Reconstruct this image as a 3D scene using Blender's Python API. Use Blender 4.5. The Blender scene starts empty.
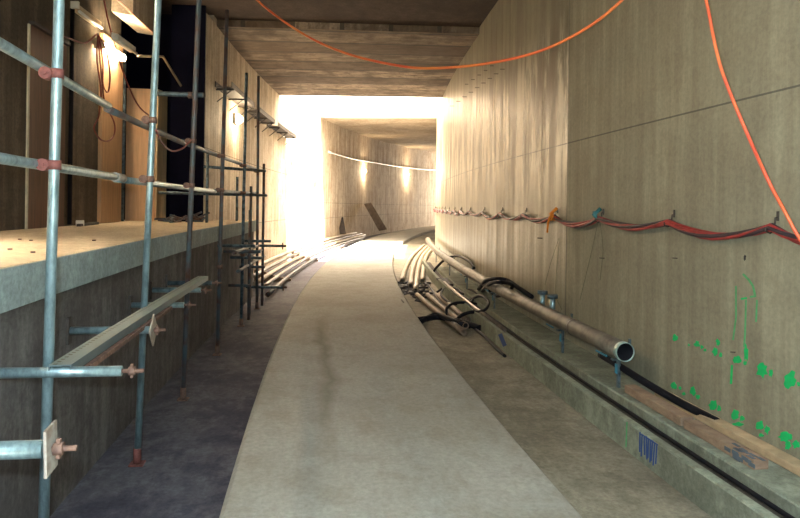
import bpy, math, random
from mathutils import Vector, Matrix
from math import sin, cos, pi, sqrt, atan2
random.seed(7)
SC = bpy.context.scene
COL = SC.collection
# ------------------------------------------------------------------ camera, world, sun, exposure
F = 680.0; CXP = 400.0; CYP = 206.0; ROLL = math.radians(0.8); EYE = 1.6
cd = bpy.data.cameras.new('camera'); cam = bpy.data.objects.new('camera', cd); COL.objects.link(cam)
cd.sensor_width = 36.0; cd.lens = 36.0 * F / 800.0
cd.shift_y = -(259.0 - CYP) / 800.0
cd.clip_start = 0.05; cd.clip_end = 500
cam.matrix_world = Matrix.Translation((0, 0, EYE)) @ Matrix.Rotation(pi/2, 4, 'X') @ Matrix.Rotation(ROLL, 4, 'Z')
SC.camera = cam
SC.view_settings.view_transform = 'Standard'; SC.view_settings.look = 'None'
SC.view_settings.gamma = 1.0; SC.view_settings.use_curve_mapping = False
SC.view_settings.exposure = 1.12
w = bpy.data.worlds.new('sky'); SC.world = w; w.use_nodes = True
bg = w.node_tree.nodes['Background']; bg.inputs[0].default_value = (0.86, 0.93, 1.0, 1); bg.inputs[1].default_value = 4.0

C0 = Vector((130.4, 21.05)); R0 = 131.6; S0 = 21.05
def P(s, off, z=0.0):
    a = (s - S0) / R0; r = R0 - off
    return Vector((C0.x - r*cos(a), C0.y + r*sin(a), z))
def dirs(s):                      # forward and right unit vectors at s
    a = (s - S0) / R0
    return Vector((sin(a), cos(a), 0)), Vector((cos(a), -sin(a), 0))
def ray(x, y):
    u = x - CXP; v = CYP - y
    return Vector(((u*cos(ROLL) - v*sin(ROLL))/F, 1.0, (u*sin(ROLL) + v*cos(ROLL))/F))
def at(x, y, Y):
    return Vector((0, 0, EYE)) + ray(x, y)*Y
def hit(x, y, off):               # sight line meets the curved surface at lateral offset off -> s, z
    d = ray(x, y); D = Vector((d.x, d.y)); r = R0 - off; o = -C0
    a = D.dot(D); b = 2*o.dot(D); c = o.dot(o) - r*r; q = b*b - 4*a*c
    q = sqrt(max(q, 0)); ts = [t for t in ((-b-q)/(2*a), (-b+q)/(2*a)) if t > 0.01]
    t = min(ts); p = D*t
    return S0 + R0*atan2(p.y - C0.y, C0.x - p.x), EYE + d.z*t
def so(p):                        # world point -> s, off
    v = Vector((p.x, p.y)) - C0
    return S0 + R0*atan2(v.y, -v.x), R0 - v.length
def area(name, loc, rot, sx, sy, power, col):
    l = bpy.data.lights.new(name, 'AREA'); l.shape = 'RECTANGLE'; l.size = sx; l.size_y = sy; l.energy = power; l.color = col
    o = bpy.data.objects.new(name, l); COL.objects.link(o); o.location = loc; o.rotation_euler = rot; return o
sl = bpy.data.lights.new('sun', 'SUN'); sl.energy = 42.0; sl.angle = math.radians(0.6); sl.color = (1.0, 0.95, 0.86)
sun = bpy.data.objects.new('sun', sl); COL.objects.link(sun); sun.location = (0, 10, 30)
sun.rotation_euler = Vector((-0.16, 0.30, -1.0)).to_track_quat('-Z', 'Y').to_euler()
area('added_rear_fill', P(-2.4, .1, 5.3), (0, 0, 0), 4.2, 3.6, 150, (0.80, 0.95, 1.0))  # added fill from behind the camera, through an invented gap in the roof
area('shaft_daylight', P(25, 0, 8.6), (0, 0, 0), 4.8, 7.5, 2400, (1.0, 0.77, 0.54))
fd, fr_ = dirs(72)
area('added_far_fill', P(72, 0, 2.6), (-fd).to_track_quat('-Z', 'Z').to_euler(), 4.6, 4.0, 1500, (1.0, 0.86, 0.68))  # added unseen fill past the bend, brightens the far tunnel
def point(name, loc, power, col, r=.1):
    l = bpy.data.lights.new(name, 'POINT'); l.energy = power; l.color = col; l.shadow_soft_size = r
    o = bpy.data.objects.new(name, l); COL.objects.link(o); o.location = loc; return o
point('camera_flash', (-.10, .02, EYE+.12), 250, (0.76, 0.96, 1.0), .03)

# ------------------------------------------------------------------ materials
def newmat(name):
    m = bpy.data.materials.new(name); m.use_nodes = True
    nt = m.node_tree; b = nt.nodes['Principled BSDF']; return m, nt, b
def L(nt, a, b): nt.links.new(a, b)
def math_n(nt, op, a, b=None, clamp=False):
    n = nt.nodes.new('ShaderNodeMath'); n.operation = op; n.use_clamp = clamp
    for i, v in enumerate((a, b)):
        if v is None: continue
        if isinstance(v, (int, float)): n.inputs[i].default_value = v
        else: L(nt, v, n.inputs[i])
    return n.outputs[0]
def noise(nt, vec, scale, detail=4, rough=0.6):
    n = nt.nodes.new('ShaderNodeTexNoise'); n.inputs['Scale'].default_value = scale
    n.inputs['Detail'].default_value = detail; n.inputs['Roughness'].default_value = rough
    L(nt, vec, n.inputs['Vector']); return n.outputs['Fac']
def mapping(nt, vec, sc, loc=(0, 0, 0)):
    n = nt.nodes.new('ShaderNodeMapping'); n.inputs['Scale'].default_value = sc; n.inputs['Location'].default_value = loc
    L(nt, vec, n.inputs['Vector']); return n.outputs[0]
def ramp(nt, fac, stops):
    n = nt.nodes.new('ShaderNodeValToRGB'); L(nt, fac, n.inputs[0]); e = n.color_ramp.elements
    while len(e) < len(stops): e.new(0.5)
    for i, (p, c) in enumerate(stops):
        e[i].position = p; e[i].color = (c[0], c[1], c[2], 1) if isinstance(c, tuple) else (c, c, c, 1)
    return n.outputs[0]
def mix(nt, fac, a, b, mode='MIX'):
    n = nt.nodes.new('ShaderNodeMix'); n.data_type = 'RGBA'; n.blend_type = mode
    if isinstance(fac, (int, float)): n.inputs[0].default_value = fac
    else: L(nt, fac, n.inputs[0])
    for i, v in ((6, a), (7, b)):
        if isinstance(v, tuple): n.inputs[i].default_value = (v[0], v[1], v[2], 1)
        else: L(nt, v, n.inputs[i])
    return n.outputs[2]
def bump(nt, b, h, strength=0.3, dist=0.01):
    n = nt.nodes.new('ShaderNodeBump'); n.inputs['Strength'].default_value = strength; n.inputs['Distance'].default_value = dist
    L(nt, h, n.inputs['Height']); L(nt, n.outputs[0], b.inputs['Normal'])
def line_at(nt, coord, pos, width):   # 1 on a thin line, else 0
    return math_n(nt, 'LESS_THAN', math_n(nt, 'ABSOLUTE', math_n(nt, 'SUBTRACT', coord, pos)), width)
def uvs(nt):
    t = nt.nodes.new('ShaderNodeTexCoord'); s = nt.nodes.new('ShaderNodeSeparateXYZ'); L(nt, t.outputs['UV'], s.inputs[0])
    return t.outputs['UV'], s.outputs[0], s.outputs[1]

def concrete(name, base, dark, light=None, streak=0.5, blotch=0.5, rough=0.8, vstretch=0.06, ulines=(), vlines=(), period=None,
             wet_sheen=None, bands=None, linecol=(0.05, 0.045, 0.04), grain=.35, stain=None):
    m, nt, b = newmat(name); uv, u, v = uvs(nt)
    light = light or tuple(min(1, c*1.35) for c in base)
    st = noise(nt, mapping(nt, uv, (5.5, 5.5*vstretch, 1)), 1.0, 6, 0.65)
    bl = noise(nt, mapping(nt, uv, (0.7, 0.7, 1), (3, 7, 0)), 1.0, 5, 0.6)
    fi = noise(nt, mapping(nt, uv, (26, 26, 1)), 1.0, 5, 0.75)
    md = noise(nt, mapping(nt, uv, (3.1, 3.1, 1), (5, 1, 0)), 1.0, 7, 0.75)
    c = mix(nt, math_n(nt, 'MULTIPLY', ramp(nt, st, [(0.44, 0.0), (0.60, 1.0)]), streak), base, dark)
    c = mix(nt, math_n(nt, 'MULTIPLY', ramp(nt, bl, [(0.46, 0.0), (0.60, 1.0)]), blotch), c, dark)
    c = mix(nt, math_n(nt, 'MULTIPLY', ramp(nt, st, [(0.36, 1.0), (0.46, 0.0)]), streak), c, light)
    c = mix(nt, math_n(nt, 'MULTIPLY', ramp(nt, md, [(0.49, 0.0), (0.58, 1.0)]), blotch*.8), c, dark)
    c = mix(nt, grain, c, mix(nt, ramp(nt, fi, [(0.38, 0.0), (0.6, 1.0)]), (0.25, 0.25, 0.25), (1.0, 1.0, 1.0)), 'MULTIPLY')
    if wet_sheen:
        s_, dk = wet_sheen
        wet = math_n(nt, 'GREATER_THAN', u, s_)
        ws = noise(nt, mapping(nt, uv, (2.6, 0.42, 1), (9, 2, 0)), 1.0, 7, 0.68)
        wm = math_n(nt, 'MULTIPLY', ramp(nt, ws, [(0.50, 0.0), (0.57, 1.0)]), wet)
        hz = ramp(nt, math_n(nt, 'DIVIDE', v, 5.0), [(0.33, 0.0), (0.45, 1.0), (0.66, 1.0), (0.80, 0.1)])  # height band for the dark stains and the painted sheen
        wm2 = math_n(nt, 'MULTIPLY', wm, hz)
        c = mix(nt, math_n(nt, 'MULTIPLY', wm2, 0.95), c, dk)
        pale = math_n(nt, 'MULTIPLY', math_n(nt, 'MULTIPLY', ramp(nt, ws, [(0.46, 1.0), (0.51, 0.0)]), wet), hz)
        c = mix(nt, math_n(nt, 'MULTIPLY', pale, 0.62), c, (0.86, 0.80, 0.66))  # pale streaks put the wet stretch's reflected light into the colour
        rr = math_n(nt, 'SUBTRACT', rough, math_n(nt, 'MULTIPLY', wet, ramp(nt, st, [(0.3, 0.42), (0.7, 0.18)])))
        L(nt, rr, b.inputs['Roughness'])
    else:
        b.inputs['Roughness'].default_value = rough
    if stain:
        so_, sa_, sb_ = stain
        wv = math_n(nt, 'MULTIPLY', math_n(nt, 'SUBTRACT', bl, .5), .5)
        dv = math_n(nt, 'ABSOLUTE', math_n(nt, 'ADD', math_n(nt, 'SUBTRACT', v, 7+so_), wv))
        k1 = ramp(nt, dv, [(0.0, 1.0), (0.11, 0.0)])
        k2 = ramp(nt, math_n(nt, 'DIVIDE', math_n(nt, 'ABSOLUTE', math_n(nt, 'SUBTRACT', u, (sa_+sb_)/2)), sb_-sa_), [(0.25, 1.0), (0.55, 0.0)])
        c = mix(nt, math_n(nt, 'MULTIPLY', math_n(nt, 'MULTIPLY', k1, k2), .6), c, (0.09, 0.08, 0.06))
    msk = None
    for q in ulines:
        k = line_at(nt, u, q, 0.012); msk = k if msk is None else math_n(nt, 'MAXIMUM', msk, k)
    for q in vlines:
        k = line_at(nt, v, q, 0.007); msk = k if msk is None else math_n(nt, 'MAXIMUM', msk, k)
    if period:
        k = math_n(nt, 'LESS_THAN', math_n(nt, 'FRACT', math_n(nt, 'DIVIDE', u, period)), 0.012/period)
        msk = k if msk is None else math_n(nt, 'MAXIMUM', msk, k)
    if bands:
        w_, amt = bands
        fl = math_n(nt, 'FLOOR', math_n(nt, 'DIVIDE', u, w_))
        wn = nt.nodes.new('ShaderNodeTexWhiteNoise'); wn.noise_dimensions = '1D'; L(nt, fl, wn.inputs['W'])
        c = mix(nt, math_n(nt, 'MULTIPLY', wn.outputs['Value'], amt), c, dark)
        fr = math_n(nt, 'FRACT', math_n(nt, 'DIVIDE', u, w_))
        k = math_n(nt, 'LESS_THAN', fr, 0.09); msk = k if msk is None else math_n(nt, 'MAXIMUM', msk, k)
    if msk is not None: c = mix(nt, math_n(nt, 'MULTIPLY', msk, 0.75), c, linecol)
    L(nt, c, b.inputs['Base Color']); bump(nt, b, math_n(nt, 'ADD', fi, st), 0.3, 0.008)
    b.inputs['Specular IOR Level'].default_value = 0.6 if wet_sheen else 0.18
    return m
def simple(name, col, rough=0.6, metal=0.0, vary=0.35, scale=9.0, col2=None, stretch=(1, 1, 1), bmp=0.2, spec=0.5):
    m, nt, b = newmat(name); t = nt.nodes.new('ShaderNodeTexCoord').outputs['Object']
    n = noise(nt, mapping(nt, t, stretch), scale, 5, 0.65)
    c2 = col2 or tuple(x*(1-vary) for x in col)
    c = mix(nt, ramp(nt, n, [(0.4, 0.0), (0.65, 1.0)]), col, c2)
    L(nt, c, b.inputs['Base Color']); b.inputs['Roughness'].default_value = rough; b.inputs['Metallic'].default_value = metal
    b.inputs['Specular IOR Level'].default_value = spec
    if bmp: bump(nt, b, n, bmp, 0.004)
    return m
def emit(name, col, strength):
    m, nt, b = newmat(name); b.inputs['Base Color'].default_value = (*col, 1)
    b.inputs['Emission Color'].default_value = (*col, 1); b.inputs['Emission Strength'].default_value = strength; return m

WR = 2.48
JS = hit(568, 120, WR)[0]; JN = hit(679, 60, WR)[0]; JF = hit(470, 120, WR)[0]; JE = hit(798, 60, WR)[0]; JG = hit(455, 120, WR)[0]
M = {}
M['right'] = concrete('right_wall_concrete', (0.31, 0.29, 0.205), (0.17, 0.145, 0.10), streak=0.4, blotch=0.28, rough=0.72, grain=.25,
                      ulines=(JS, JF, JG), vlines=(2.36,), wet_sheen=(JS, (0.13, 0.10, 0.07)))
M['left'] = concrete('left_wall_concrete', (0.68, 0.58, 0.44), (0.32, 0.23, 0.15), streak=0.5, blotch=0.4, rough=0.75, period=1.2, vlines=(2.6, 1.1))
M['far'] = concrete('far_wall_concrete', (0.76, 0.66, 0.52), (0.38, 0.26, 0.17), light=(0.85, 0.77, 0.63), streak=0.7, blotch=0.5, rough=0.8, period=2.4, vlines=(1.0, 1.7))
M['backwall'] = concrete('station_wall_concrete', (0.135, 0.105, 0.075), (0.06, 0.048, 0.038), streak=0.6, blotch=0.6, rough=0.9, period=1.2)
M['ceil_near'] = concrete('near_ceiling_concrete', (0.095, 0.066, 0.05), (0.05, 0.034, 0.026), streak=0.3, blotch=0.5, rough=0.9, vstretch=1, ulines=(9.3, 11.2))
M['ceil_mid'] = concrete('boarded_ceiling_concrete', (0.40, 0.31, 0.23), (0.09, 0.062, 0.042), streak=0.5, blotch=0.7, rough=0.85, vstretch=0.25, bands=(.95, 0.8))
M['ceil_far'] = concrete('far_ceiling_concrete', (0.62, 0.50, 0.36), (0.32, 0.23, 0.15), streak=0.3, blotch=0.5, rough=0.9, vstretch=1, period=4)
M['slab'] = concrete('track_slab_concrete', (0.345, 0.34, 0.305), (0.21, 0.19, 0.15), streak=0.12, blotch=0.35, rough=0.75, vstretch=3.0, stain=(-.33, 4.3, 10.0), grain=.25)
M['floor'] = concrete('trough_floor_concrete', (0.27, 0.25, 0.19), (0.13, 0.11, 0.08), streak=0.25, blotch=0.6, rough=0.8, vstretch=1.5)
M['floor_shade'] = concrete('left_trough_shade_concrete', (0.12, 0.12, 0.14), (0.04, 0.036, 0.06), streak=0.4, blotch=0.7, rough=0.75, vstretch=1.5)  # dark navy tone puts the left trough's shade into the colour
M['platform'] = concrete('platform_top_concrete', (0.66, 0.54, 0.37), (0.46, 0.36, 0.25), streak=0.3, blotch=0.3, rough=0.85, vstretch=1)
M['lip'] = concrete('platform_lip_concrete', (0.34, 0.42, 0.42), (0.22, 0.26, 0.26), streak=0.4, blotch=0.4, rough=0.8, vstretch=0.5)
M['face'] = concrete('platform_face_concrete', (0.17, 0.16, 0.155), (0.075, 0.065, 0.065), streak=0.5, blotch=0.6, rough=0.85, vstretch=0.15)
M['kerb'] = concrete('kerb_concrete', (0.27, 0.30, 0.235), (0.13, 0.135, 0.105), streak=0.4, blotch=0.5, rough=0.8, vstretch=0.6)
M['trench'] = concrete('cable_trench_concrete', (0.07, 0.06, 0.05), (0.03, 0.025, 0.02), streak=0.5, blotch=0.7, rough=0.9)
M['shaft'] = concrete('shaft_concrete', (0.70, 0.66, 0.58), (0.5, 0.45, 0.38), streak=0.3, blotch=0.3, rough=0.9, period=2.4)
def channel_mat():
    m, nt, b = newmat('perforated_galvanised_channel'); uv, u, v = uvs(nt)
    a = math_n(nt, 'LESS_THAN', math_n(nt, 'FRACT', math_n(nt, 'DIVIDE', u, .05)), .45)
    k = math_n(nt, 'MULTIPLY', a, math_n(nt, 'LESS_THAN', math_n(nt, 'ABSOLUTE', math_n(nt, 'SUBTRACT', v, 7-1.665+.07)), .009))
    n = noise(nt, mapping(nt, uv, (3, 8, 1)), 3.0)
    c = mix(nt, n, (0.20, 0.28, 0.30), (0.12, 0.17, 0.19)); L(nt, mix(nt, k, c, (0.02, 0.02, 0.02)), b.inputs['Base Color'])
    b.inputs['Metallic'].default_value = .6; b.inputs['Roughness'].default_value = .42; return m
M['channel'] = channel_mat()
M['void'] = simple('recess_shade_navy', (0.003, 0.003, 0.009), 0.8, vary=0.4, scale=2, spec=.03)  # near-black navy stands in for the shade in the recess
M['galv'] = simple('galvanised_steel', (0.30, 0.43, 0.47), 0.34, 0.6, vary=0.45, scale=24, stretch=(1, 1, 0.4))
M['galvdk'] = simple('weathered_galvanised_steel', (0.12, 0.17, 0.20), 0.5, 0.5, vary=0.7, scale=16)
M['rustpole'] = simple('rusty_scaffold_steel', (0.085, 0.12, 0.14), 0.55, 0.4, scale=5, col2=(0.11, 0.05, 0.035))
M['rust'] = simple('rusty_coupler_steel', (0.20, 0.115, 0.085), 0.75, 0.2, scale=30, col2=(0.09, 0.05, 0.04))
M['redox'] = simple('red_oxide_paint', (0.19, 0.06, 0.05), 0.75, 0.1, scale=30, vary=0.5)
M['plate'] = simple('zinc_plate', (0.42, 0.40, 0.36), 0.5, 0.5, scale=20, col2=(0.28, 0.22, 0.18))
M['ply'] = simple('plywood', (0.50, 0.30, 0.16), 0.6, vary=0.25, scale=3, stretch=(6, 6, 0.5), bmp=0.1)
M['plyedge'] = simple('plywood_edge', (0.72, 0.56, 0.34), 0.7, vary=0.25, scale=3, stretch=(6, 6, 0.5))
M['door'] = simple('red_brown_door', (0.12, 0.05, 0.03), 0.6, vary=0.4, scale=3, stretch=(6, 6, 0.5))
M['frame'] = simple('pale_door_frame', (0.50, 0.47, 0.36), 0.6, vary=0.3)
M['pvc'] = simple('cream_pipe', (0.38, 0.31, 0.22), 0.4, vary=0.3, scale=5)
M['bigpipe'] = simple('grey_drain_pipe', (0.17, 0.15, 0.115), 0.5, 0.0, scale=7, col2=(0.09, 0.07, 0.055))
M['brownpipe'] = simple('dusty_brown_pipe', (0.20, 0.14, 0.10), 0.6, vary=0.4, scale=5)
M['pipeend'] = simple('cyan_grey_pipe_rim', (0.38, 0.52, 0.50), 0.4, 0.4)
M['black'] = simple('black_rubber', (0.008, 0.008, 0.012), 0.6, vary=0.3, spec=.15)
M['wallcable_red'] = simple('red_cable', (0.38, 0.035, 0.035), 0.45, vary=0.5, scale=5)
M['wallcable_dk'] = simple('dark_cable', (0.045, 0.03, 0.04), 0.5, vary=0.3)
M['orange'] = simple('orange_cord', (0.68, 0.085, 0.045), 0.45, scale=1.6, col2=(0.80, 0.26, 0.06))
M['orange_tie'] = simple('orange_tie', (0.80, 0.25, 0.02), 0.6)
M['greenstr'] = simple('green_string', (0.10, 0.13, 0.07), 0.8)
M['teal'] = simple('teal_strap', (0.03, 0.16, 0.17), 0.6)
M['blue'] = simple('blue_tape', (0.04, 0.24, 0.36), 0.5)
M['green'] = simple('green_spray_paint', (0.0, 0.48, 0.13), 0.7, vary=0.2, scale=20)
M['greenf'] = simple('faded_green_paint', (0.10, 0.40, 0.16), 0.8, vary=0.3, scale=20)
M['bluemark'] = simple('blue_marker', (0.015, 0.06, 0.22), 0.8, vary=0.2)
M['timber'] = simple('rough_sawn_timber', (0.30, 0.21, 0.14), 0.85, scale=2.2, col2=(0.20, 0.13, 0.09), stretch=(3, 3, 8))
M['timber_pale'] = simple('pale_timber', (0.50, 0.36, 0.22), 0.8, scale=2.2, vary=0.3, stretch=(3, 3, 8))
M['steel'] = simple('rolled_steel', (0.16, 0.135, 0.12), 0.35, 0.7, scale=5, vary=0.4)
M['tray'] = simple('dark_tray_steel', (0.06, 0.05, 0.045), 0.6, 0.4)
M['pinkc'] = simple('pale_pink_cable', (0.75, 0.38, 0.28), .5)
M['bluegrey'] = simple('blue_grey_smudge', (0.10, 0.13, 0.16), .8)
M['white'] = simple('white_enamel', (0.72, 0.70, 0.62), 0.4, vary=0.1)
M['batten'] = simple('dusty_cream_batten', (0.42, 0.34, 0.22), 0.5, vary=0.2)
M['tube'] = emit('lit_fluorescent_tube', (1.0, 0.80, 0.52), 75)
M['bulb'] = emit('lit_bulkhead_lamp', (1.0, 0.80, 0.5), 26)
M['cordred'] = simple('dark_red_cord', (0.20, 0.03, 0.02), 0.5)
M['mesh'] = simple('dark_debris', (0.02, 0.018, 0.022), 0.8)
M['rubble'] = simple('rubble_scraps', (0.45, 0.40, 0.33), 0.9)

# ------------------------------------------------------------------ mesh helpers
class MB:
    def __init__(s): s.v = []; s.f = []; s.uv = []; s.sm = []
    def add(s, vs, fs, uvf=None, smooth=False):
        o = len(s.v); s.v += [Vector(p) for p in vs]
        for i, f in enumerate(fs):
            s.f.append([o+k for k in f]); s.uv.append(uvf[i] if uvf else [(0, 0)]*len(f)); s.sm.append(smooth)
    def box(s, c, ax, ay, az, hx, hy, hz):           # centre, three unit axes, half sizes
        c = Vector(c); ax, ay, az = Vector(ax)*hx, Vector(ay)*hy, Vector(az)*hz
        vs = [c+ax*i+ay*j+az*k for k in (-1, 1) for j in (-1, 1) for i in (-1, 1)]
        s.add(vs, [(0, 2, 3, 1), (4, 5, 7, 6), (0, 1, 5, 4), (1, 3, 7, 5), (3, 2, 6, 7), (2, 0, 4, 6)])
    def bar(s, a, b, w, h, up=(0, 0, 1)):            # rectangular bar from a to b
        a, b = Vector(a), Vector(b); d = (b-a).normalized(); side = d.cross(Vector(up))
        if side.length < 1e-4: side = d.cross(Vector((1, 0, 0)))
        side.normalize(); u = side.cross(d)
        s.box((a+b)/2, d, side, u, (b-a).length/2, w/2, h/2)
    def tube(s, pts, r, n=10, hollow=0.0, cap=True):
        pts = [Vector(p) for p in pts]; rings = []; N = None
        for i, p in enumerate(pts):
            t = (pts[min(i+1, len(pts)-1)] - pts[max(i-1, 0)]).normalized()
            if N is None:
                N = t.cross(Vector((0, 0, 1)))
                if N.length < 1e-3: N = t.cross(Vector((1, 0, 0)))
            N = (N - t*N.dot(t)).normalized(); B = t.cross(N); rr = r(i) if callable(r) else r
            rings.append((p, N.copy(), B, rr, t))
        def ringset(f):
            return [p + (N_*cos(2*pi*k/n) + B*sin(2*pi*k/n))*rr*f for p, N_, B, rr, t in rings for k in range(n)]
        m = len(pts); vs = ringset(1.0)
        fs = [(i*n+k, i*n+(k+1) % n, (i+1)*n+(k+1) % n, (i+1)*n+k) for i in range(m-1) for k in range(n)]
        if hollow:
            vs += ringset(hollow); o = m*n
            fs += [(o+i*n+(k+1) % n, o+i*n+k, o+(i+1)*n+k, o+(i+1)*n+(k+1) % n) for i in range(m-1) for k in range(n)]
            s.add(vs, fs, smooth=True)
            base = len(s.v) - len(vs); e = []
            for i in (0, m-1):
                for k in range(n):
                    e.append([base+i*n+k, base+i*n+(k+1) % n, base+o+i*n+(k+1) % n, base+o+i*n+k])
            for f in e: s.f.append(f); s.uv.append([(0, 0)]*4); s.sm.append(False)
        else:
            s.add(vs, fs, smooth=True)
            if cap:
                base = len(s.v) - len(vs)
                for f in ([base+k for k in range(n)][::-1], [base+(m-1)*n+k for k in range(n)]):
                    s.f.append(f); s.uv.append([(0, 0)]*n); s.sm.append(False)
        return s
    def sweep(s, prof, s0, s1, n=None, zf=None):     # closed profile [(off,z)..] carried along the curve
        n = n or max(1, int(abs(s1-s0)/0.8)); m = len(prof); zf = zf or (lambda q, o, z: z)
        ss = [s0+(s1-s0)*i/n for i in range(n+1)]
        vs = [P(q, o, zf(q, o, z)) for q in ss for o, z in prof]; fs = []; uv = []
        for i in range(n):
            for k in range(m):
                k2 = (k+1) % m; vert = abs(prof[k][1]-prof[k2][1]) >= abs(prof[k][0]-prof[k2][0])
                g = (lambda kk: prof[kk][1]) if vert else (lambda kk: prof[kk][0]+7)
                fs.append((i*m+k, i*m+k2, (i+1)*m+k2, (i+1)*m+k))
                uv.append([(ss[i], g(k)), (ss[i], g(k2)), (ss[i+1], g(k2)), (ss[i+1], g(k))])
        s.add(vs, fs, uv)
        b0 = len(s.v)-len(vs)
        for f, kk in (([b0+k for k in range(m)][::-1], list(range(m))[::-1]), ([b0+n*m+k for k in range(m)], list(range(m)))):
            s.f.append(f); s.uv.append([(prof[k][0]+5, prof[k][1]) for k in kk]); s.sm.append(False)
        return s
    def build(s, name, mat, parent=None, bevel=0.0):
        o = s.origin() if parent is None else Vector((0, 0, 0))
        me = bpy.data.meshes.new(name); me.from_pydata([tuple(p-o) for p in s.v], [], s.f); 
        uvl = me.uv_layers.new(name='UVMap'); i = 0
        for poly, u, sm in zip(me.polygons, s.uv, s.sm):
            poly.use_smooth = sm
            for q in u: uvl.data[i].uv = q; i += 1
        me.materials.append(M[mat]); me.validate()
        import bmesh
        bm = bmesh.new(); bm.from_mesh(me); bmesh.ops.recalc_face_normals(bm, faces=bm.faces); bm.to_mesh(me); bm.free()
        ob = bpy.data.objects.new(name, me); COL.objects.link(ob); ob.location = o
        if parent is not None:
            ob.parent = parent; ob.location = -parent.location
        if bevel:
            md = ob.modifiers.new('bevel', 'BEVEL'); md.width = bevel; md.segments = 2; md.limit_method = 'ANGLE'
        return ob
    def origin(s):
        mn = [min(p[i] for p in s.v) for i in range(3)]; mx = [max(p[i] for p in s.v) for i in range(3)]
        return Vector(((mn[0]+mx[0])/2, (mn[1]+mx[1])/2, mn[2]))
def thing(name, label, cat, loc, group=None):
    o = bpy.data.objects.new(name, None); COL.objects.link(o); o.location = loc; o.empty_display_size = 0.2
    o['label'] = label; o['category'] = cat
    if group: o['group'] = group
    return o
def tag(o, label, cat, group=None):
    o['label'] = label; o['category'] = cat
    if group: o['group'] = group
    return o
def struct(name, mb, mat, label=None, parent=None):
    o = mb.build(name, mat, parent)
    if parent is None:
        o['kind'] = 'structure'
        if label: o['label'] = label; o['category'] = name.split('_')[0]
    return o
def sub(mb, name, mat, part, label=None):            # sub-part of a part that sits at its thing's frame
    o = mb.build(name, mat); wl = o.location.copy(); o.parent = part
    top = part
    off = Vector((0, 0, 0))
    while top: off += top.location; top = top.parent
    o.location = wl - off
    if label: o['label'] = label
    return o
def cat_curve(pts, n=8):                              # Catmull-Rom through points
    pts = [Vector(p) for p in pts]; q = [pts[0]*2-pts[1]] + pts + [pts[-1]*2-pts[-2]]; out = []
    for i in range(1, len(q)-2):
        for k in range(n):
            t = k/n; a, b, c, d = q[i-1], q[i], q[i+1], q[i+2]
            out.append(0.5*((2*b)+(c-a)*t+(2*a-5*b+4*c-d)*t*t+(3*b-a-3*c+d)*t**3))
    return out+[pts[-1]]

# ------------------------------------------------------------------ structure
FZ = -0.15; FL = -0.31; PT = 1.27; WL = -2.6; CE = 5.0; OPA, OPB = 21.2, 28.9
struct('floor', MB().sweep([(-.5, FZ-.3), (4.0, FZ-.3), (4.0, FZ), (-.5, FZ)], -6, 76), 'floor',
       'brown concrete floor of the trough right of the raised slab')
struct('floor_left', MB().sweep([(-4.4, FL-.3), (-.45, FL-.3), (-.45, FL), (-4.4, FL)], -6, 76), 'floor_shade', 'floor of the deeper trough between slab and platform, its shade coloured in')
struct('track_slab', MB().sweep([(-.88, FL-.01), (1.01, FL-.01), (1.01, -.03), (.98, 0), (-.85, 0), (-.88, -.03)], -6, 70, 100), 'slab',
       'long curved grey concrete slab running down the middle of the tunnel')
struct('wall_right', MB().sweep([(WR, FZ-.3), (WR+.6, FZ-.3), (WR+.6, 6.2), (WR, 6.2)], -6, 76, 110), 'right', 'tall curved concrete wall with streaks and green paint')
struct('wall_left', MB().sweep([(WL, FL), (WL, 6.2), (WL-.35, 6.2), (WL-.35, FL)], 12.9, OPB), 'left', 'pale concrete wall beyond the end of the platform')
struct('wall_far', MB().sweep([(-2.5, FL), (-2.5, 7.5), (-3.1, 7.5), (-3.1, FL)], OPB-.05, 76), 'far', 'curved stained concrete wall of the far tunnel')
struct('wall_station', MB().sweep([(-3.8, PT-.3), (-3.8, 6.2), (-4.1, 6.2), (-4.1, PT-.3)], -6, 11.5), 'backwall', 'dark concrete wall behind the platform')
# ceilings: near flat, boarded section slightly lower, then open shaft, then the rising far ceiling
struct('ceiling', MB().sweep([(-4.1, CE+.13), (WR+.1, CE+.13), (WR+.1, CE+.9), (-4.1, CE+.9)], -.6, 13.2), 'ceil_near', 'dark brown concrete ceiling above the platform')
struct('ceiling_back', MB().sweep([(-4.1, CE+.13), (WR+.1, CE+.13), (WR+.1, CE+.9), (-4.1, CE+.9)], -6, -4.2), 'ceil_near')
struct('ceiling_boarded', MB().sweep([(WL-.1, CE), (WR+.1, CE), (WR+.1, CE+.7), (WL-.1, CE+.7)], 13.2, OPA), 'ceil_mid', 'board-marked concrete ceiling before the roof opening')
rise = lambda q, o, z: z + max(0, min(1, (q-OPB)/36))*1.35 + .35
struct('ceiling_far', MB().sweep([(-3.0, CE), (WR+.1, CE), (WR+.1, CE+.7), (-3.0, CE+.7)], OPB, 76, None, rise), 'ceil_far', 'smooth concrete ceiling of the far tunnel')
# shaft walls above ceiling level round the roof opening
struct('wall_shaft_head', MB().sweep([(-3.0, CE+.36), (WR+.6, CE+.36), (WR+.6, 9.5), (-3.0, 9.5)], OPB+.01, OPB+.5), 'shaft', 'sunlit concrete head wall above the far tunnel')
struct('wall_shaft_left', MB().sweep([(WL-.02, 6.2), (WL-.02, 9.5), (WL-.4, 9.5), (WL-.4, 6.2)], OPA-.5, OPB+.4), 'shaft')
struct('wall_shaft_right', MB().sweep([(WR+.02, 6.2), (WR+.02, 7.0), (WR+.5, 7.0), (WR+.5, 6.2)], OPA-.5, OPB+.4), 'shaft')
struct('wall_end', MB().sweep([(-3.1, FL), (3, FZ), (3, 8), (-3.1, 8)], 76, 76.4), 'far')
struct('wall_back', MB().sweep([(-4.4, FZ-.3), (3, FZ-.3), (3, 6.2), (-4.4, 6.2)], -6.4, -6), 'backwall')
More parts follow.
